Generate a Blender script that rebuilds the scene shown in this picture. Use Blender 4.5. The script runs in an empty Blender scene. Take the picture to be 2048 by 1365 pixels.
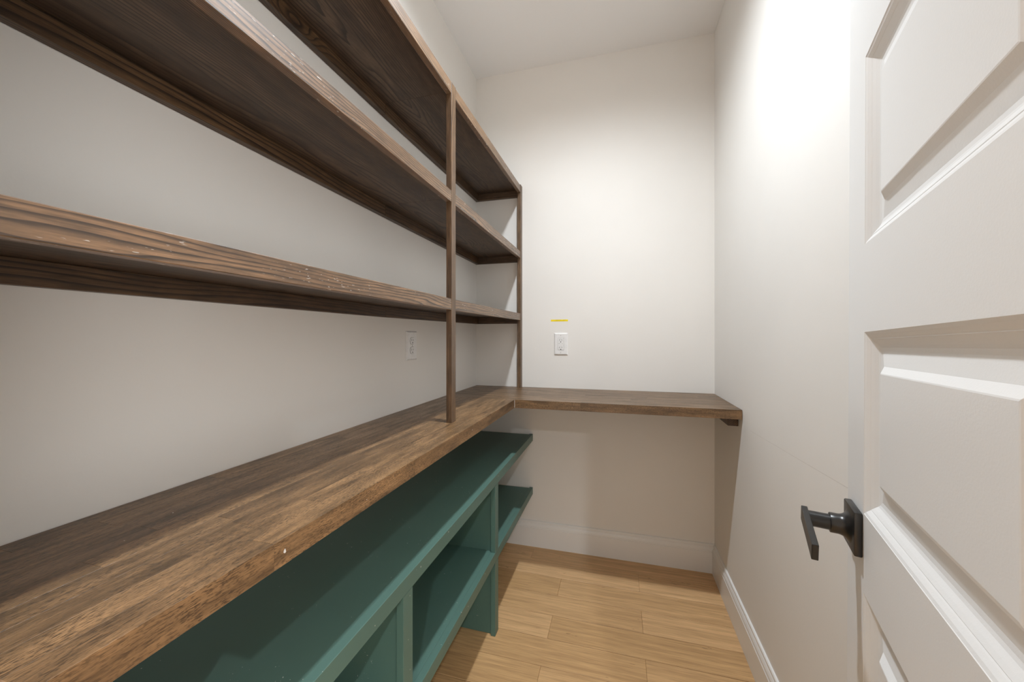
import bpy, bmesh, math, random
from mathutils import Vector, Matrix

random.seed(7)
S = bpy.context.scene
COL = S.collection

# ------------------------------------------------------------------ camera
YAW = math.radians(15.60)
cam_data = bpy.data.cameras.new('camera')
cam_data.sensor_width = 36.0
cam_data.lens = 36.0 * 759.8 / 2048
cam_data.shift_y = -(682.5 - 675.2) / 2048
cam_data.clip_start = 0.01
cam = bpy.data.objects.new('camera', cam_data)
cam.location = (0, 0, 1.202)
cam.rotation_euler = (math.radians(90), 0, YAW)
COL.objects.link(cam)
S.camera = cam

# ------------------------------------------------------------------ world, lights, exposure
w = bpy.data.worlds.new('world')
S.world = w
w.use_nodes = True
w.node_tree.nodes['Background'].inputs[0].default_value = (1.0, 0.96, 0.9, 1)
w.node_tree.nodes['Background'].inputs[1].default_value = 0.02


def downlight(name, loc, power, radius, col, cone=152):
    """recessed can light: a wide soft-edged cone straight down"""
    d = bpy.data.lights.new(name, 'SPOT')
    d.spot_size = math.radians(cone)
    d.spot_blend = 1.0
    d.shadow_soft_size = radius
    d.energy = power
    d.color = col
    o = bpy.data.objects.new(name, d)
    o.location = loc
    COL.objects.link(o)
    return o


downlight('pantry_downlight', (-0.172, 1.105, 2.745), 54.0, 0.042, (0.90, 0.955, 1.0), 160)
downlight('hall_downlight', (0.75, -2.35, 2.745), 215.0, 0.045, (0.90, 0.955, 1.0))


def fill_light(name, loc, turn, sx, sy, power):
    """unseen area light added in the hall behind the camera as soft fill"""
    d = bpy.data.lights.new(name, 'AREA')
    d.shape = 'RECTANGLE'
    d.size, d.size_y = sx, sy
    d.energy = power
    d.color = (0.89, 0.95, 1.0)
    o = bpy.data.objects.new(name, d)
    o.location = loc
    o.rotation_euler = (math.radians(90), 0, math.radians(turn))
    COL.objects.link(o)


fill_light('hall_side_fill', (1.98, -1.5, 0.80), 90, 2.0, 1.3, 12.0)  # low fill added at the hall's side to brighten the left wall
fill_light('hall_end_fill', (0, -4.98, 1.35), 0, 3.4, 2.0, 12.0)  # added fill at the hall's far end, lifts the wall under the worktop

S.view_settings.view_transform = 'Standard'
S.view_settings.look = 'None'
S.view_settings.gamma = 1.0
S.view_settings.use_curve_mapping = False
S.view_settings.exposure = 1.28
S.cycles.max_bounces = 12
S.cycles.diffuse_bounces = 8
S.cycles.glossy_bounces = 4
S.cycles.sample_clamp_indirect = 4.0


# ------------------------------------------------------------------ materials
class NT:
    def __init__(self, name):
        self.m = bpy.data.materials.new(name)
        self.m.use_nodes = True
        self.t = self.m.node_tree
        self.b = self.t.nodes['Principled BSDF']

    def n(self, kind, **kw):
        nd = self.t.nodes.new(kind)
        for k, v in kw.items():
            setattr(nd, k, v)
        return nd

    def put(self, sock, v):
        if isinstance(v, bpy.types.NodeSocket):
            self.t.links.new(v, sock)
        elif v is not None:
            sock.default_value = v

    def math(self, op, a, b=None, clamp=False):
        nd = self.n('ShaderNodeMath', operation=op, use_clamp=clamp)
        self.put(nd.inputs[0], a)
        if b is not None:
            self.put(nd.inputs[1], b)
        return nd.outputs[0]

    def vmath(self, op, a, b=None):
        nd = self.n('ShaderNodeVectorMath', operation=op)
        self.put(nd.inputs[0], a)
        if b is not None:
            self.put(nd.inputs[1], b)
        return nd.outputs[0]

    def noise(self, vec, scale, detail=3.0, rough=0.55):
        nd = self.n('ShaderNodeTexNoise')
        self.put(nd.inputs['Vector'], vec)
        nd.inputs['Scale'].default_value = scale
        nd.inputs['Detail'].default_value = detail
        nd.inputs['Roughness'].default_value = rough
        return nd

    def ramp(self, fac, stops):
        nd = self.n('ShaderNodeValToRGB')
        cr = nd.color_ramp
        while len(cr.elements) < len(stops):
            cr.elements.new(0.5)
        for e, (p, c) in zip(cr.elements, stops):
            e.position = p
            e.color = (*c, 1) if len(c) == 3 else c
        self.put(nd.inputs[0], fac)
        return nd.outputs[0]

    def mix(self, fac, a, b, mode='MIX'):
        nd = self.n('ShaderNodeMix', data_type='RGBA', blend_type=mode)
        self.put(nd.inputs[0], fac)
        self.put(nd.inputs[6], (*a, 1) if isinstance(a, tuple) else a)
        self.put(nd.inputs[7], (*b, 1) if isinstance(b, tuple) else b)
        return nd.outputs[2]

    def maprange(self, v, a, b, c=0.0, d=1.0):
        nd = self.n('ShaderNodeMapRange')
        self.put(nd.inputs[0], v)
        for i, x in enumerate((a, b, c, d)):
            nd.inputs[i + 1].default_value = x
        return nd.outputs[0]

    def bump(self, h, strength, dist=0.001):
        nd = self.n('ShaderNodeBump')
        nd.inputs['Strength'].default_value = strength
        nd.inputs['Distance'].default_value = dist
        self.put(nd.inputs['Height'], h)
        self.t.links.new(nd.outputs[0], self.b.inputs['Normal'])

    def coords(self, rand=True):
        """object coordinates moved by a random amount per object"""
        tc = self.n('ShaderNodeTexCoord')
        v = tc.outputs['Object']
        oi = self.n('ShaderNodeObjectInfo')
        if rand:
            r = oi.outputs['Random']
            cx = self.n('ShaderNodeCombineXYZ')
            self.put(cx.inputs[0], self.math('MULTIPLY', r, 17.3))
            self.put(cx.inputs[1], self.math('MULTIPLY', r, 31.7))
            self.put(cx.inputs[2], self.math('MULTIPLY', r, 53.1))
            return tc.outputs['Object'], self.vmath('ADD', v, cx.outputs[0]), oi.outputs['Random']
        return v, v, oi.outputs['Random']


def stretch(axis, along, across):
    v = [across] * 3
    v['XYZ'.index(axis)] = along
    return tuple(v)


def bend_vec(m, axis, bend):
    cx = m.n('ShaderNodeCombineXYZ')
    for i in range(3):
        if 'XYZ'[i] != axis:
            m.put(cx.inputs[i], bend)
    return cx.outputs[0]


def pine(name, axis, off, early, late, deep, period=0.0065, rough=0.42, chips=0.0, wobble=0.012, coat=0.0, streak=0.55, knots=0.0):
    """stained softwood: growth rings seen along the board"""
    m = NT(name)
    raw, v, rnd = m.coords()
    slow = m.noise(m.vmath('MULTIPLY', v, stretch(axis, 1.3, 7.0)), 1.0, 2.0)
    d1 = m.vmath('SUBTRACT', slow.outputs['Color'], (0.5, 0.5, 0.5))
    warp = m.vmath('MULTIPLY', d1, (wobble * 4,) * 3)
    fine = m.noise(m.vmath('MULTIPLY', v, stretch(axis, 9.0, 60.0)), 1.0, 2.0)
    d2 = m.vmath('MULTIPLY', m.vmath('SUBTRACT', fine.outputs['Color'], (0.5, 0.5, 0.5)), (max(wobble * 0.22, 0.0026),) * 3)
    shift = m.n('ShaderNodeCombineXYZ')
    k = 'XYZ'.index(axis)
    for i in range(3):
        if i != k:
            m.put(shift.inputs[i], m.math('ADD', m.math('MULTIPLY', rnd, 0.03), off[i]))
    p = m.vmath('ADD', m.vmath('ADD', m.vmath('ADD', raw, shift.outputs[0]), warp), d2)
    knot = None
    if knots:
        vo = m.n('ShaderNodeTexVoronoi')
        m.put(vo.inputs['Vector'], m.vmath('ADD', m.vmath('MULTIPLY', v, stretch(axis, knots, knots * 2.6)), m.vmath('MULTIPLY', d1, (0.12,) * 3)))
        vo.inputs['Scale'].default_value = 1.0
        dist = vo.outputs['Distance']
        bend = m.math('MULTIPLY', m.math('EXPONENT', m.math('MULTIPLY', m.math('MULTIPLY', dist, dist), -38.0)), 0.020)
        p = m.vmath('ADD', p, bend_vec(m, axis, bend))
        knot = m.maprange(dist, 0.075, 0.035)
    wv = m.n('ShaderNodeTexWave', wave_type='RINGS', rings_direction=axis, wave_profile='SAW')
    m.put(wv.inputs['Vector'], p)
    wv.inputs['Scale'].default_value = 0.314 / period
    wv.inputs['Distortion'].default_value = 0.0
    ring = m.ramp(wv.outputs['Fac'], [(0.0, early), (0.5, early), (0.86, late), (0.95, late), (1.0, early)])
    broad = m.noise(m.vmath('MULTIPLY', v, stretch(axis, 1.6, 16.0)), 1.0, 3.0)
    c = m.mix(m.maprange(broad.outputs['Fac'], 0.40, 0.66), ring, deep)
    c = m.mix(streak, ring, c)
    fib = m.noise(m.vmath('MULTIPLY', v, stretch(axis, 14.0, 420.0)), 1.0, 3.0, 0.65)
    c = m.mix(1.0, c, m.ramp(fib.outputs['Fac'], [(0.25, (0.55,) * 3), (0.75, (1.36,) * 3)]), 'MULTIPLY')
    mot = m.noise(m.vmath('MULTIPLY', v, stretch(axis, 16.0, 70.0)), 1.0, 4.0, 0.65)
    c = m.mix(1.0, c, m.ramp(mot.outputs['Fac'], [(0.30, (0.66,) * 3), (0.70, (1.25,) * 3)]), 'MULTIPLY')
    if knot is not None:
        c = m.mix(m.math('MULTIPLY', knot, 0.85), c, (0.020, 0.011, 0.007))
    if chips > 0:
        ch = m.noise(m.vmath('MULTIPLY', v, stretch(axis, 55.0, 330.0)), 1.0, 2.0)
        big = m.noise(m.vmath('MULTIPLY', v, stretch(axis, 5.0, 14.0)), 1.0, 1.0)
        f = m.math('MULTIPLY', m.maprange(ch.outputs['Fac'], 0.66, 0.69),
                   m.maprange(big.outputs['Fac'], 0.60 - chips, 0.64 - chips))
        c = m.mix(f, c, (0.62, 0.60, 0.57))
    m.put(m.b.inputs['Base Color'], c)
    m.put(m.b.inputs['Roughness'], m.maprange(fib.outputs['Fac'], 0.2, 0.8, rough - 0.06, rough + 0.1))
    if coat:
        m.b.inputs['Coat Weight'].default_value = coat
        m.b.inputs['Coat Roughness'].default_value = 0.42
    h = m.math('ADD', m.math('MULTIPLY', wv.outputs['Fac'], -0.6), m.math('MULTIPLY', fib.outputs['Fac'], 0.8))
    m.bump(h, 0.35, 0.0006)
    return m.m


def block(name, axis, lo, hi, pore, rough=0.36):
    """rubberwood butcher block stave: pores and a tone of its own"""
    m = NT(name)
    raw, v, rnd = m.coords()
    base = m.mix(rnd, lo, hi)
    cloud = m.noise(m.vmath('MULTIPLY', v, stretch(axis, 7.0, 48.0)), 1.0, 4.0, 0.62)
    c = m.mix(1.0, base, m.ramp(cloud.outputs['Fac'], [(0.28, (0.38,) * 3), (0.5, (0.93,) * 3), (0.72, (1.5,) * 3)]), 'MULTIPLY')
    por = m.noise(m.vmath('MULTIPLY', v, stretch(axis, 135.0, 760.0)), 1.0, 2.0, 0.55)
    dens = m.noise(m.vmath('MULTIPLY', v, stretch(axis, 9.0, 34.0)), 1.0, 2.0)
    f = m.math('MULTIPLY', m.maprange(por.outputs['Fac'], 0.48, 0.62), m.maprange(dens.outputs['Fac'], 0.30, 0.60, 0.32, 0.85))
    c = m.mix(f, c, pore)
    fib = m.noise(m.vmath('MULTIPLY', v, stretch(axis, 18.0, 900.0)), 1.0, 2.0)
    c = m.mix(1.0, c, m.ramp(fib.outputs['Fac'], [(0.3, (0.80,) * 3), (0.7, (1.18,) * 3)]), 'MULTIPLY')
    spk = m.noise(m.vmath('MULTIPLY', v, (170.0,) * 3), 1.0, 1.0)
    c = m.mix(m.maprange(spk.outputs['Fac'], 0.815, 0.83), c, (0.7, 0.68, 0.64))
    m.put(m.b.inputs['Base Color'], c)
    m.put(m.b.inputs['Roughness'], m.maprange(cloud.outputs['Fac'], 0.3, 0.7, rough + 0.06, rough - 0.04))
    m.bump(m.math('SUBTRACT', fib.outputs['Fac'], m.math('MULTIPLY', f, 0.6)), 0.22, 0.0005)
    return m.m


def bamboo(name):
    m = NT(name)
    raw, v, rnd = m.coords()
    base = m.mix(rnd, (0.560, 0.350, 0.166), (0.71, 0.460, 0.240))
    s1 = m.noise(m.vmath('MULTIPLY', v, (2.4, 60.0, 1.0)), 1.0, 4.0, 0.6)
    s2 = m.noise(m.vmath('MULTIPLY', v, (9.0, 380.0, 1.0)), 1.0, 3.0, 0.6)
    c = m.mix(1.0, base, m.ramp(s1.outputs['Fac'], [(0.3, (0.80, 0.77, 0.74)), (0.7, (1.12, 1.12, 1.12))]), 'MULTIPLY')
    c = m.mix(1.0, c, m.ramp(s2.outputs['Fac'], [(0.28, (0.74, 0.72, 0.70)), (0.6, (1.08,) * 3)]), 'MULTIPLY')
    kn = m.noise(m.vmath('MULTIPLY', v, (40.0, 190.0, 1.0)), 1.0, 1.0)
    cl = m.noise(m.vmath('MULTIPLY', v, (7.0, 26.0, 1.0)), 1.0, 1.0)
    f = m.math('MULTIPLY', m.maprange(kn.outputs['Fac'], 0.64, 0.72), m.maprange(cl.outputs['Fac'], 0.66, 0.71))
    c = m.mix(m.math('MULTIPLY', f, 0.7), c, (0.13, 0.072, 0.033))
    m.put(m.b.inputs['Base Color'], c)
    m.b.inputs['Roughness'].default_value = 0.42
    m.bump(s2.outputs['Fac'], 0.12, 0.0005)
    return m.m


def paint(name, col, rough, relief=0.12, scale=260.0, chips=None, blot=0.0):
    m = NT(name)
    raw, v, rnd = m.coords(rand=bool(chips))
    c = (*col, 1)
    if blot:
        b = m.noise(v, 3.0, 3.0)
        c = m.mix(1.0, col, m.ramp(b.outputs['Fac'], [(0.3, (1 - blot,) * 3), (0.7, (1 + blot,) * 3)]), 'MULTIPLY')
    if chips:
        n1 = m.noise(v, 210.0, 1.0)
        n2 = m.noise(v, 16.0, 1.0)
        f = m.math('MULTIPLY', m.maprange(n1.outputs['Fac'], 0.74, 0.76), m.maprange(n2.outputs['Fac'], 0.60, 0.64))
        c = m.mix(f, c if isinstance(c, bpy.types.NodeSocket) else col, chips)
    m.put(m.b.inputs['Base Color'], c)
    m.b.inputs['Roughness'].default_value = rough
    r = m.noise(v, scale, 3.0)
    m.bump(r.outputs['Fac'], relief, 0.0006)
    return m.m


def plain(name, col, rough, metal=0.0):
    m = NT(name)
    raw, v, rnd = m.coords(rand=False)
    n = m.noise(v, 90.0, 2.0)
    c = m.mix(1.0, col, m.ramp(n.outputs['Fac'], [(0.3, (0.96,) * 3), (0.7, (1.04,) * 3)]), 'MULTIPLY')
    m.put(m.b.inputs['Base Color'], c)
    m.b.inputs['Roughness'].default_value = rough
    m.b.inputs['Metallic'].default_value = metal
    return m.m


WALLC = (0.80, 0.785, 0.757)
M_WALL = paint('wall_paint', WALLC, 0.62, 0.18, 240, blot=0.012)
M_CEIL = paint('ceiling_paint', (0.85, 0.855, 0.86), 0.8, 0.06, 200)
M_TRIM = paint('white_trim_paint', (0.82, 0.815, 0.80), 0.32, 0.05, 160)
M_DOOR = paint('door_paint', (0.78, 0.785, 0.785), 0.36, 0.16, 330)
M_TEAL = paint('teal_paint', (0.090, 0.172, 0.146), 0.40, 0.10, 140, chips=(0.55, 0.56, 0.52), blot=0.03)
M_TEAL.node_tree.nodes['Principled BSDF'].inputs['Specular IOR Level'].default_value = 0.3
M_FLOOR = bamboo('bamboo_plank')
M_SUB = plain('subfloor', (0.10, 0.06, 0.03), 0.8)
EARLY, LATE, DEEP = (0.128, 0.080, 0.048), (0.040, 0.024, 0.014), (0.048, 0.029, 0.018)
M_BOARD_Y = pine('stained_pine_board', 'Y', (0.03, 0, 0.09), EARLY, LATE, DEEP, 0.0046, 0.40, streak=0.8, knots=2.3)
T_EARLY, T_LATE, T_DEEP = (0.250, 0.148, 0.078), (0.036, 0.021, 0.012), (0.135, 0.076, 0.039)
M_TRIM_Y = pine('stained_pine_trim', 'Y', (0.06, 0, 0.02), T_EARLY, T_LATE, T_DEEP, 0.0034, 0.44, chips=0.085, wobble=0.008, coat=0.6)
M_TRIM_X = pine('stained_pine_return', 'X', (0, 0.05, 0.03), EARLY, LATE, DEEP, 0.0055, 0.42, wobble=0.008)
M_CLEAT_Y = pine('stained_pine_cleat', 'Y', (0.05, 0, 0.03), (0.118, 0.066, 0.031), (0.026, 0.015, 0.009), DEEP, 0.0056, 0.42, wobble=0.008, knots=2.0)
M_POST = pine('stained_pine_post', 'Z', (0.04, 0.03, 0), (0.205, 0.122, 0.064), (0.032, 0.019, 0.012), (0.10, 0.06, 0.034), 0.0050, 0.42, wobble=0.009, coat=0.15)
B_LO, B_HI, B_PORE = (0.172, 0.098, 0.045), (0.296, 0.172, 0.080), (0.040, 0.023, 0.012)
M_BLOCK_Y = block('butcher_block_lengthwise', 'Y', B_LO, B_HI, B_PORE)
M_BLOCK_X = block('butcher_block_crosswise', 'X', (0.140, 0.080, 0.037), (0.205, 0.120, 0.058), B_PORE)
M_BLACK = plain('matt_black_metal', (0.012, 0.0115, 0.011), 0.30, 0.0)
M_PLATE = plain('white_plastic', (0.80, 0.80, 0.80), 0.28)
M_SLOT = plain('dark_slot', (0.03, 0.03, 0.03), 0.6)
M_SCREW = plain('painted_screw', (0.55, 0.54, 0.52), 0.35, 0.3)
M_YELLOW = plain('yellow_label', (0.93, 0.74, 0.02), 0.5)
M_PRINT = plain('label_print', (0.42, 0.31, 0.03), 0.6)
M_NAIL = plain('filled_nail_hole', (0.50, 0.52, 0.47), 0.6)
M_SCUFF = plain('scuff_mark', (0.30, 0.27, 0.24), 0.8)
M_CAULK = plain('white_chip', (0.72, 0.71, 0.69), 0.7)


# ------------------------------------------------------------------ mesh helpers
def link(name, me, mat, parent=None, loc=(0, 0, 0)):
    o = bpy.data.objects.new(name, me)
    if mat is not None:
        me.materials.append(mat)
    COL.objects.link(o)
    o.location = loc
    if parent is not None:
        o.parent = parent
        o.location = Vector(loc) - parent_base(parent)
    return o


def parent_base(p):
    v = Vector(p.location)
    q = p.parent
    while q is not None:
        v += Vector(q.location)
        q = q.parent
    return v


def bm_to(name, bm, mat, parent=None, loc=(0, 0, 0), smooth=None):
    bmesh.ops.recalc_face_normals(bm, faces=bm.faces)
    me = bpy.data.meshes.new(name)
    bm.to_mesh(me)
    bm.free()
    o = link(name, me, mat, parent, loc)
    if smooth is not None:
        me.shade_smooth()
        me.set_sharp_from_angle(angle=math.radians(smooth))
    return o


def add_box(bm, lo, hi, bevel=0.0, seg=1, dz=0.0, axis=1):
    """axis aligned box; dz lifts the far end along axis"""
    lo, hi = Vector(lo), Vector(hi)
    vs = []
    for x in (lo.x, hi.x):
        for y in (lo.y, hi.y):
            for z in (lo.z, hi.z):
                v = Vector((x, y, z))
                if dz and v[axis] == hi[axis]:
                    v.z += dz
                vs.append(bm.verts.new(v))
    f = [(0, 1, 3, 2), (4, 6, 7, 5), (0, 4, 5, 1), (2, 3, 7, 6), (0, 2, 6, 4), (1, 5, 7, 3)]
    fs = [bm.faces.new([vs[i] for i in q]) for q in f]
    if bevel:
        es = list({e for q in fs for e in q.edges})
        bmesh.ops.bevel(bm, geom=es, offset=bevel, segments=seg, affect='EDGES', profile=0.5)


def box(name, lo, hi, mat, parent=None, bevel=0.0, seg=1, dz=0.0):
    """a beveled box as an object of its own with its origin at the box's centre"""
    lo, hi = Vector(lo), Vector(hi)
    c = (lo + hi) / 2
    bm = bmesh.new()
    add_box(bm, lo - c, hi - c, bevel, seg, dz)
    return bm_to(name, bm, mat, parent, c)


def thing(name, loc, label, cat, group=None):
    o = bpy.data.objects.new(name, None)
    o.empty_display_size = 0.05
    o.location = loc
    COL.objects.link(o)
    o['label'] = label
    o['category'] = cat
    if group:
        o['group'] = group
    return o


def structure(o):
    o['kind'] = 'structure'
    return o


def add_lathe(bm, prof, axis_m, n=28):
    """prof: (radius, height) pairs; axis_m maps local z up to where it stands"""
    rings = []
    for r, h in prof:
        rings.append([bm.verts.new(axis_m @ Vector((r * math.cos(2 * math.pi * i / n), r * math.sin(2 * math.pi * i / n), h))) for i in range(n)])
    for a, b in zip(rings, rings[1:]):
        for i in range(n):
            bm.faces.new((a[i], a[(i + 1) % n], b[(i + 1) % n], b[i]))
    bm.faces.new(rings[0])
    bm.faces.new(rings[-1])


def sweep(name, prof, p0, p1, out, mat, parent=None):
    """extrude a (thickness, height) profile from p0 to p1 along a wall; out = direction away from the wall"""
    bm = bmesh.new()
    p0, p1, out = Vector(p0), Vector(p1), Vector(out)
    a = [bm.verts.new(p0 + out * t + Vector((0, 0, z))) for t, z in prof]
    b = [bm.verts.new(p1 + out * t + Vector((0, 0, z))) for t, z in prof]
    n = len(prof)
    for i in range(n):
        bm.faces.new((a[i], a[(i + 1) % n], b[(i + 1) % n], b[i]))
    bm.faces.new(a)
    bm.faces.new(list(reversed(b)))
    return bm_to(name, bm, mat, parent)


# ------------------------------------------------------------------ room shell
XL, XR, YB, YF, ZC = -0.823, 0.475, 2.147, 0.19, 2.759
YO = 0.075                       # hall side of the front wall
structure(box('wall_left', (XL - 0.12, YF, 0), (XL, YB + 0.12, ZC), M_WALL))
structure(box('wall_back', (XL, YB, 0), (XR, YB + 0.12, ZC), M_WALL))
WR = structure(box('wall_right', (XR, YF, 0), (XR + 0.12, YB + 0.12, ZC), M_WALL))
bm = bmesh.new()
add_box(bm, (-2.0, YO, 0), (-0.512, YF, ZC))
add_box(bm, (0.255, YO, 0), (2.0, YF, ZC))
add_box(bm, (-0.512, YO, 2.20), (0.255, YF, ZC))
structure(bm_to('wall_front', bm, M_WALL))
structure(box('ceiling', (-2.12, -5.12, ZC), (2.12, YB + 0.12, ZC + 0.1), M_CEIL))
structure(box('wall_hall_left', (-2.12, -5.12, 0), (-2.0, YF, ZC), M_WALL))
structure(box('wall_hall_right', (2.0, -5.12, 0), (2.12, YF, ZC), M_WALL))
structure(box('wall_hall_rear', (-2.0, -5.12, 0), (2.0, -5.0, ZC), M_WALL))

FL = structure(box('floor', (-2.12, -5.12, -0.10), (2.12, YB + 0.12, -0.012), M_SUB))
PW = 0.1305
GAP = 0.0008
row = 0
y1 = 2.151
while y1 > -1.0:
    y0 = y1 - PW
    j = {0: -0.458}.get(row, 0.098 if row % 2 else -0.272)
    cuts = [j + 0.93 * k for k in range(-3, 4)]
    for a, b in zip(cuts, cuts[1:]):
        xlim = (XL, XR) if y0 > YO else ((-0.512, 0.255) if y1 > YO + 0.0 and y0 > YO - PW and y0 > 0.0 else (-2.0, 2.0))
        a2, b2 = max(a, xlim[0]), min(b, xlim[1])
        ya, yb = y0, min(y1, YB)
        if b2 - a2 < 0.02:
            continue
        box('plank', (a2 + GAP * 0.3, ya + GAP * 1.2, -0.012), (b2 - GAP * 0.3, yb - GAP * 1.2, random.uniform(-0.0003, 0.0002)), M_FLOOR, FL, 0.0010)
    y1 = y0
    row += 1
# hall floor further back, out of sight behind the camera
for i in range(4):
    box('plank', (-2.0 + i, -5.0, -0.012), (-1.0 + i - 0.001, y1 - GAP, 0), M_FLOOR, FL, 0.0007)

BASE = [(0, 0), (0.0145, 0), (0.0145, 0.1075), (0.0120, 0.1095), (0.0120, 0.1115), (0.0138, 0.1135), (0.0128, 0.121),
        (0.0100, 0.1285), (0.0085, 0.1315), (0.0065, 0.133), (0.0065, 0.135), (0.0085, 0.1365), (0.0080, 0.1425), (0.0055, 0.1455), (0.003, 0.1462), (0, 0.1462)]
BB = structure(sweep('baseboard_back', BASE, (XL, YB, 0), (XR - 0.0006, YB, 0), (0, -1, 0), M_TRIM))
BR = structure(sweep('baseboard_right', BASE, (XR, YF, 0), (XR, YB - 0.015, 0), (-1, 0, 0), M_TRIM))
BL = structure(sweep('baseboard_left', BASE, (XL, YF, 0), (XL, YB - 0.015, 0), (1, 0, 0), M_TRIM))

# hairline scratch in the right wall's paint
bm = bmesh.new()
pts = [(1.60, 0.853), (1.40, 0.8615), (1.20, 0.869), (1.05, 0.8755), (0.93, 0.880)]
for (ya, za), (yb, zb) in zip(pts, pts[1:]):
    t = 0.0002 + 0.0002 * (1.6 - yb)
    q = [(XR - 0.0003, ya, za), (XR - 0.0003, yb, zb), (XR - 0.0003, yb, zb + t), (XR - 0.0003, ya, za + t)]
    bm.faces.new([bm.verts.new(p) for p in q])
bm_to('scratch', bm, M_SCUFF, WR)

# ------------------------------------------------------------------ butcher block worktop
ZT, TH = 0.914, 0.038
XE, YE = -0.4605, 1.6925          # front edge of the left run, front edge of the back run
ct = thing('worktop', (-0.64, 1.2, ZT - TH), 'L-shaped brown butcher block worktop running along the left and back walls', 'worktop')


def staves(x0, x1, y0, y1, along, rows, mat, first_cuts):
    span = (y0, y1) if along == 'Y' else (x0, x1)
    wdt = ((x1 - x0) if along == 'Y' else (y1 - y0)) / rows
    for r in range(rows):
        if r in first_cuts:
            cuts = list(first_cuts[r])
        else:
            cuts = [span[0] + random.uniform(0.08, 0.4)]
            while cuts[-1] < span[1]:
                cuts.append(cuts[-1] + random.uniform(0.26, 0.56))
        cuts = [span[0]] + [c for c in cuts if span[0] + 0.06 < c < span[1] - 0.06] + [span[1]]
        for a, b in zip(cuts, cuts[1:]):
            if along == 'Y':
                box('stave', (x0 + r * wdt, a, ZT - TH), (x0 + (r + 1) * wdt, b, ZT), mat, ct, 0.00025)
            else:
                box('stave', (a, y0 + r * wdt, ZT - TH), (b, y0 + (r + 1) * wdt, ZT), mat, ct, 0.00025)


staves(XL + 0.0028, XE, YF + 0.002, YE, 'Y', 9, M_BLOCK_Y, {8: (0.42, 0.80, 1.06, 1.36), 7: (0.55, 1.02, 1.22, 1.50)})
staves(XL + 0.0028, XR - 0.002, YE, YB - 0.001, 'X', 11, M_BLOCK_X, {0: (-0.52, -0.16, 0.16)})
bm = bmesh.new()
add_box(bm, (XR - 0.040, 1.746, ZT - TH - 0.038), (XR - 0.001, YB - 0.002, ZT - TH), 0.0012)
bm_to('support_cleat', bm, M_CLEAT_Y, ct, (0, 0, 0))
# white paint flecks on the worktop edge
bm = bmesh.new()
for (y, z, s) in ((0.437, 0.8955, 0.0026), (1.165, 0.899, 0.0018)):
    n = 9
    vs = [bm.verts.new((XE + 0.0004, y + s * math.cos(6.283 * i / n) * random.uniform(.6, 1.1), z + 1.3 * s * math.sin(6.283 * i / n) * random.uniform(.6, 1.1))) for i in range(n)]
    bm.faces.new(vs)
add_box(bm, (XE + 0.0002, YE - 0.0012, ZT - TH + 0.002), (XE + 0.0012, YE - 0.0002, ZT - 0.001))
o = bm_to('paint_fleck', bm, M_CAULK, ct)
o['kind'] = 'stuff'

# ------------------------------------------------------------------ stained pine shelving above the worktop
XF = -0.538                        # front of trims and posts
XBF = XF - 0.0195                  # front of the boards
PY0, PY1 = 1.1725, 1.2065          # middle post
QY0, QY1 = 2.109, YB - 0.001       # end post at the back wall
sh = thing('upper_shelf_unit', (-0.68, 1.2, ZT), 'dark stained pine shelving of three long shelves above the left worktop', 'shelving')
LEVELS = [(1.332, 0.007), (1.695, 0.001), (2.059, 0.014)]
for zt, dz in LEVELS:
    zb = zt - 0.019
    box('shelf_board', (XL + 0.001, YF + 0.002, zb), (XBF, (PY0 + PY1) / 2, zt), M_BOARD_Y, sh, 0.0006)
    box('shelf_board', (XL + 0.001, (PY0 + PY1) / 2, zb), (XBF, YB - 0.001, zt), M_BOARD_Y, sh, 0.0006, dz=dz)
    box('front_trim', (XBF, YF + 0.002, zt - 0.038), (XF, PY0 - 0.0004, zt), M_TRIM_Y, sh, 0.0010)
    box('front_trim', (XBF, PY1 + 0.0004, zt - 0.038), (XF - 0.0012, QY0, zt), M_TRIM_Y, sh, 0.0010, dz=dz)
    box('wall_cleat', (XL + 0.001, YF + 0.002, zb - 0.038), (XL + 0.020, 1.19, zb), M_CLEAT_Y, sh, 0.0010)
    box('wall_cleat', (XL + 0.001, 1.19, zb - 0.038), (XL + 0.020, YB - 0.001, zb), M_CLEAT_Y, sh, 0.0010, dz=dz)
    box('end_cleat', (XL + 0.020, YB - 0.020, zb - 0.038 + dz), (XBF, YB - 0.001, zb + dz), M_TRIM_X, sh, 0.0010)
box('post', (XBF, PY0, ZT), (XF + 0.0004, PY1, LEVELS[2][0] + 0.001), M_POST, sh, 0.0010)
box('post', (XBF, QY0, ZT), (XF + 0.0008, QY1, LEVELS[2][0] + 0.020), M_POST, sh, 0.0010)
# nail heads in the post and the trims
bm = bmesh.new()
for zt, dz in LEVELS:
    for (y, z) in ((PY0 + 0.012, zt - 0.004), (PY0 + 0.023, zt - 0.006), (0.62, zt - 0.010), (0.93, zt - 0.022), (1.5, zt - 0.02)):
        x = XF + (0.0008 if PY0 < y < PY1 else 0.0003 if y < PY0 else -0.0009)
        bm.faces.new([bm.verts.new((x, y + 0.0009 * math.cos(i * 1.0472), z + 0.0009 * math.sin(i * 1.0472))) for i in range(6)])
o = bm_to('nail_heads', bm, M_SLOT, sh)
o['kind'] = 'stuff'

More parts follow.
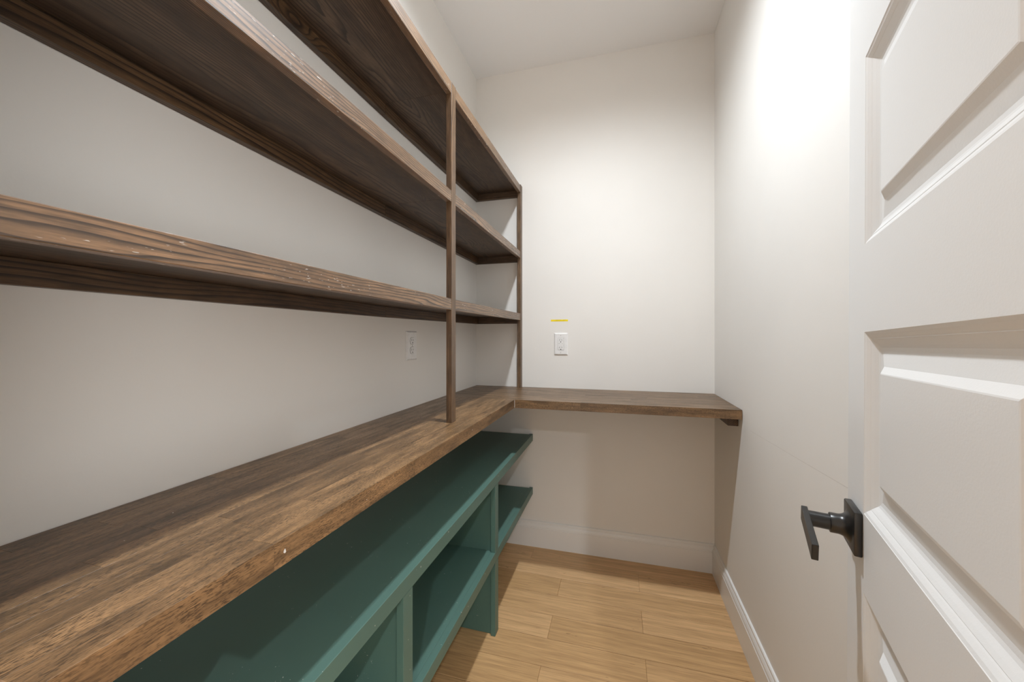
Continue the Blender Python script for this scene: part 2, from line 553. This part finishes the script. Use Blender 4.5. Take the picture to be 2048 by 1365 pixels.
# ------------------------------------------------------------------ teal painted shelf unit below the worktop
XT = -0.474
te = thing('base_shelf_unit', (-0.64, 1.2, 0), 'teal painted open shelf unit with two shelves under the left worktop', 'shelving')
TL = [0.644, 0.336]
for zt in TL:
    box('shelf_board', (XL + 0.016, YF + 0.002, zt - 0.019), (XT - 0.019, YB - 0.0155, zt), M_TEAL, te, 0.0006)
    box('front_trim', (XT - 0.019, YF + 0.002, zt - 0.039), (XT, YB - 0.002, zt + 0.0003), M_TEAL, te, 0.0009)
for yc in (1.4695, 0.7935, 0.2300):
    for z0, z1 in ((0.0005, TL[1] - 0.019), (TL[1], TL[0] - 0.019)):
        box('divider', (XL + 0.016, yc - 0.0095, z0), (XT - 0.019, yc + 0.0095, z1), M_TEAL, te, 0.0006)
        box('divider_trim', (XT - 0.019, yc - 0.0205, z0), (XT - 0.0004, yc + 0.0205, z1 - 0.0202), M_TEAL, te, 0.0009)
bm = bmesh.new()


def dot(bm, p, r):
    bm.faces.new([bm.verts.new((p[0], p[1] + r * math.cos(i * 1.0472), p[2] + 1.25 * r * math.sin(i * 1.0472))) for i in range(6)])


for yc in (1.4695, 0.7935):
    for z in (0.585, 0.50, 0.42, 0.285, 0.20, 0.05):
        dot(bm, (XT + 0.0002, yc + random.uniform(-0.012, 0.012), z + random.uniform(-0.012, 0.012)), 0.0011)
for zt in TL:
    for k in range(11):
        dot(bm, (XT + 0.0004, 0.35 + k * 0.165 + random.uniform(-0.02, 0.02), zt - random.uniform(0.006, 0.03)), random.choice((0.0009, 0.0012, 0.0019)))
o = bm_to('nail_heads', bm, M_NAIL, te)
o['kind'] = 'stuff'


# ------------------------------------------------------------------ power points and label
def plate_mesh(W, Hh, holes, T=0.0065):
    """bevelled wall plate lying in the local xz plane, facing -y"""
    bm = bmesh.new()
    ring = [(W / 2, Hh / 2, 0.0), (W / 2, Hh / 2, 0.0018), (W / 2 - 0.0055, Hh / 2 - 0.0055, T)]
    prev = None
    for a, b, t in ring:
        cur = [bm.verts.new((x, -t, z)) for x, z in ((-a, -b), (a, -b), (a, b), (-a, b))]
        if prev:
            for i in range(4):
                bm.faces.new((prev[i], prev[(i + 1) % 4], cur[(i + 1) % 4], cur[i]))
        else:
            bm.faces.new(list(reversed(cur)))
        prev = cur
    bm.faces.new(prev)
    return bm


def outlet(name, centre, rotz, W, Hh, kind, label):
    o = thing(name, centre, label, 'outlet', None)
    o.rotation_euler = (0, 0, rotz)

    def part(n, bm, mat, parent=o, smooth=None):
        bmesh.ops.recalc_face_normals(bm, faces=bm.faces)
        me = bpy.data.meshes.new(n)
        bm.to_mesh(me)
        bm.free()
        me.materials.append(mat)
        p = bpy.data.objects.new(n, me)
        COL.objects.link(p)
        p.parent = parent
        return p
    part('cover_plate', plate_mesh(W, Hh, None), M_PLATE)
    T = 0.0065
    if kind == 'decora':
        bm = bmesh.new()
        add_box(bm, (-0.0171, -T - 0.0002, -0.0339), (0.0171, -T + 0.001, 0.0338))
        part('gap', bm, M_SLOT)
        bm = bmesh.new()
        add_box(bm, (-0.0166, -T - 0.0014, -0.0328), (0.0166, -T, 0.0333), 0.0008)
        r = part('receptacle', bm, M_PLATE)
        faces = ((0.0, 0.0195), (0.0, -0.0225))
        bm = bmesh.new()
        for x0 in (-0.0125, 0.0035):
            add_box(bm, (x0, -T - 0.0016, 0.0020), (x0 + 0.009, -T - 0.001, 0.0027))
        part('face_line', bm, M_SLOT, r)
        front = -T - 0.0016
        rec = [r, r]
    else:
        rec = []
        faces = ((0.0, 0.0195), (0.0, -0.0195))
        for cx, cz in faces:
            for n, R, y0, y1, mt in (('gap', 0.0180, -T - 0.0003, -T + 0.001, M_SLOT), ('receptacle', 0.0170, -T - 0.0016, -T, M_PLATE)):
                bm = bmesh.new()
                pts = []
                for i in range(36):
                    a = 2 * math.pi * i / 36
                    pts.append((R * math.cos(a), max(-R * 0.80, min(R * 0.80, R * math.sin(a)))))
                va = [bm.verts.new((x, y1, cz + z)) for x, z in pts]
                vb = [bm.verts.new((x, y0, cz + z)) for x, z in pts]
                for i in range(36):
                    bm.faces.new((va[i], va[(i + 1) % 36], vb[(i + 1) % 36], vb[i]))
                bm.faces.new(va)
                bm.faces.new(vb)
                p = part(n, bm, mt)
            rec.append(p)
        bm = bmesh.new()
        add_box(bm, (-0.0006, -T - 0.0004, -0.0045), (0.0006, -T + 0.001, 0.0045))
        part('gap', bm, M_SLOT)
        front = -T - 0.0018
    for (cx, cz), rp in zip(faces, rec):
        for x0, hh in ((-0.0066, 0.0046), (0.0060, 0.0038)):
            bm = bmesh.new()
            add_box(bm, (x0 - 0.0009, front - 0.0001, cz + 0.0032 - hh), (x0 + 0.0009, front + 0.0008, cz + 0.0032 + hh))
            part('slot', bm, M_SLOT, rp)
        bm = bmesh.new()
        pts = [(0.0026 * math.cos(a), 0.0026 * math.sin(a)) for a in [math.pi * i / 8 for i in range(9)]]
        pts += [(-0.0026, -0.0022), (0.0026, -0.0022)]
        va = [bm.verts.new((x, front - 0.0001, cz - 0.0078 + z)) for x, z in pts]
        vb = [bm.verts.new((x, front + 0.0008, cz - 0.0078 + z)) for x, z in pts]
        bm.faces.new(va)
        bm.faces.new(list(reversed(vb)))
        for i in range(len(pts)):
            bm.faces.new((va[i], va[(i + 1) % len(pts)], vb[(i + 1) % len(pts)], vb[i]))
        part('ground_hole', bm, M_SLOT, rp)
    if kind == 'decora':
        for z in (0.0484, -0.0484):
            bm = bmesh.new()
            add_lathe(bm, [(0.0026, 0.0), (0.0026, 0.0006), (0.0018, 0.0009)], Matrix.Translation((0, -T, z)) @ Matrix.Rotation(math.pi / 2, 4, 'X'), 12)
            part('screw', bm, M_SCREW)
    return o


outlet('power_outlet', (-0.3115, YB, 1.1645), 0, 0.077, 0.125, 'decora', 'white wall outlet with rectangular face on the back wall, below the yellow sticker')
outlet('power_outlet', (XL, 1.397, 1.168), math.pi / 2, 0.081, 0.120, 'duplex', 'white duplex outlet with rounded sockets on the left wall, under the lowest shelf')

st = thing('sticker', (-0.3205, YB, 1.2975), 'narrow yellow sticker stuck to the back wall above the white outlet', 'sticker')
bm = bmesh.new()
add_box(bm, (-0.369, YB - 0.0006, 1.2925), (-0.272, YB - 0.0001, 1.3030))
bm_to('label_strip', bm, M_YELLOW, st)
bm = bmesh.new()
for x0, x1, z in ((-0.341, -0.312, 1.3008), (-0.300, -0.282, 1.3008), (-0.350, -0.290, 1.2955)):
    add_box(bm, (x0, YB - 0.0008, z - 0.0006), (x1, YB - 0.0005, z + 0.0006))
o = bm_to('print_lines', bm, M_PRINT, st)
for c in st.children:
    c.location = Vector(c.location)

# ------------------------------------------------------------------ door, standing open against the right wall
th, tilt, lean = math.radians(15.075), math.radians(1.215), math.radians(-0.44)
d = Vector((-math.sin(th), -math.cos(th), 0))
nrm = Vector((-math.cos(th), math.sin(th), 0))
up = Vector((0, 0, 1))
e1 = d * math.cos(tilt) + up * math.sin(tilt)
e2 = -d * math.sin(tilt) + up * math.cos(tilt)
e2 = e2 * math.cos(lean) + nrm * math.sin(lean)
e2 = (e2 - e1 * e2.dot(e1)).normalized()
ey = e2.cross(e1)
Kd = 0.66
a0 = (1697 - 1024) / 759.8
P0 = Vector((a0 * math.cos(YAW) - math.sin(YAW), a0 * math.sin(YAW) + math.cos(YAW), 0)) * Kd
O0 = P0 + Vector((0, 0, 1.2)) - e2 * 1.2
door = bpy.data.objects.new('door_1', None)
COL.objects.link(door)
door.matrix_world = Matrix(((e1.x, ey.x, e2.x, O0.x), (e1.y, ey.y, e2.y, O0.y), (e1.z, ey.z, e2.z, O0.z), (0, 0, 0, 1)))
door['kind'] = 'structure'
door['label'] = 'white five panel door standing open along the right wall'

DW, DH, DT = 0.612, 2.15, 0.035
SS = (0.096, DW - 0.096)
PAN = [(0.130, 0.405), (0.532, 0.815), (0.934, 1.208), (1.342, 1.631), (1.752, 2.035)]


def dpart(n, bm, mat, parent=door, smooth=None):
    bmesh.ops.recalc_face_normals(bm, faces=bm.faces)
    me = bpy.data.meshes.new(n)
    bm.to_mesh(me)
    bm.free()
    me.materials.append(mat)
    p = bpy.data.objects.new(n, me)
    COL.objects.link(p)
    p.parent = parent
    if smooth:
        me.shade_smooth()
        me.set_sharp_from_angle(angle=math.radians(smooth))
    return p


STK = [(0.0, 0.0), (0.0006, 0.0006), (0.0040, 0.0020), (0.0085, 0.0050), (0.0100, 0.0062), (0.0108, 0.0060), (0.0150, 0.0085), (0.0200, 0.0118), (0.0235, 0.0132), (0.0290, 0.0140)]
RAISE = [(0.0290, 0.0140), (0.0500, 0.0100), (0.0590, 0.0040), (0.0605, 0.0036)]


def rings(bm, s0, s1, z0, z1, prof, cap):
    prev = None
    for u, dep in prof:
        cur = [bm.verts.new((x, dep, z)) for x, z in ((s0 + u, z0 + u), (s1 - u, z0 + u), (s1 - u, z1 - u), (s0 + u, z1 - u))]
        if prev:
            for i in range(4):
                bm.faces.new((prev[i], prev[(i + 1) % 4], cur[(i + 1) % 4], cur[i]))
        prev = cur
    if cap:
        bm.faces.new(prev)
    return prev


bm = bmesh.new()


def quad(x0, x1, z0, z1, y=0.0):
    bm.faces.new([bm.verts.new(p) for p in ((x0, y, z0), (x1, y, z0), (x1, y, z1), (x0, y, z1))])


zs = [0.012] + [z for p in PAN for z in p] + [DH]
quad(0.0012, SS[0], 0.012, DH)
quad(SS[1], DW, 0.012, DH)
for i in range(0, len(zs), 2):
    quad(SS[0], SS[1], zs[i], zs[i + 1])
for z0, z1 in PAN:
    rings(bm, SS[0], SS[1], z0, z1, STK, False)
quad(0, DW, 0.012, DH, DT)
for x in (0.0, DW):
    bm.faces.new([bm.verts.new(p) for p in ((x, 0.0012 if x == 0 else 0, 0.012), (x, DT, 0.012), (x, DT, DH), (x, 0.0012 if x == 0 else 0, DH))])
bm.faces.new([bm.verts.new(p) for p in ((0, 0.0012, 0.012), (0.0012, 0, 0.012), (0.0012, 0, DH), (0, 0.0012, DH))])
for z in (0.012, DH):
    bm.faces.new([bm.verts.new(p) for p in ((0, 0, z), (DW, 0, z), (DW, DT, z), (0, DT, z))])
bmesh.ops.remove_doubles(bm, verts=bm.verts, dist=0.00005)
dpart('door_frame', bm, M_DOOR)
for z0, z1 in PAN:
    bm = bmesh.new()
    rings(bm, SS[0], SS[1], z0, z1, RAISE, True)
    rr = 0.029
    bm.faces.new([bm.verts.new(p) for p in ((SS[0] + rr, 0.022, z0 + rr), (SS[1] - rr, 0.022, z0 + rr), (SS[1] - rr, 0.022, z1 - rr), (SS[0] + rr, 0.022, z1 - rr))])
    dpart('panel', bm, M_DOOR)

# lever handle
SC, ZH = 0.0605, 0.8985
bm = bmesh.new()
add_box(bm, (SC - 0.0335, -0.0105, ZH - 0.0335), (SC + 0.0335, 0.0, ZH + 0.0335), 0.0022, 2)
hd = dpart('door_handle', bm, M_BLACK, door, 35)
hd['label'] = 'matt black lever handle on a square rose'
toward = Matrix.Translation((SC, 0, ZH)) @ Matrix.Rotation(math.pi / 2, 4, 'X')
bm = bmesh.new()
prof = [(0.031, 0.0098)]
for i in range(1, 9):
    a = i / 8 * math.pi / 2
    prof.append((0.031 - 0.0155 * math.sin(a), 0.0098 + 0.0145 * (1 - math.cos(a))))
prof += [(0.0155, 0.0335), (0.0150, 0.0343), (0.0125, 0.0345)]
add_lathe(bm, prof, toward, 40)
dpart('collar', bm, M_BLACK, hd, 40)
bm = bmesh.new()
add_lathe(bm, [(0.0122, 0.034), (0.0122, 0.0630)], toward, 36)
dpart('stem', bm, M_BLACK, hd, 40)
bm = bmesh.new()
add_box(bm, (-0.0150, -0.0700, -0.0122), (0.0960, -0.0615, 0.0122), 0.0007, 1)
lv = dpart('lever', bm, M_BLACK, hd)
lv.matrix_local = Matrix.Translation((SC, 0, ZH)) @ Matrix.Rotation(math.radians(9.3), 4, 'Y')
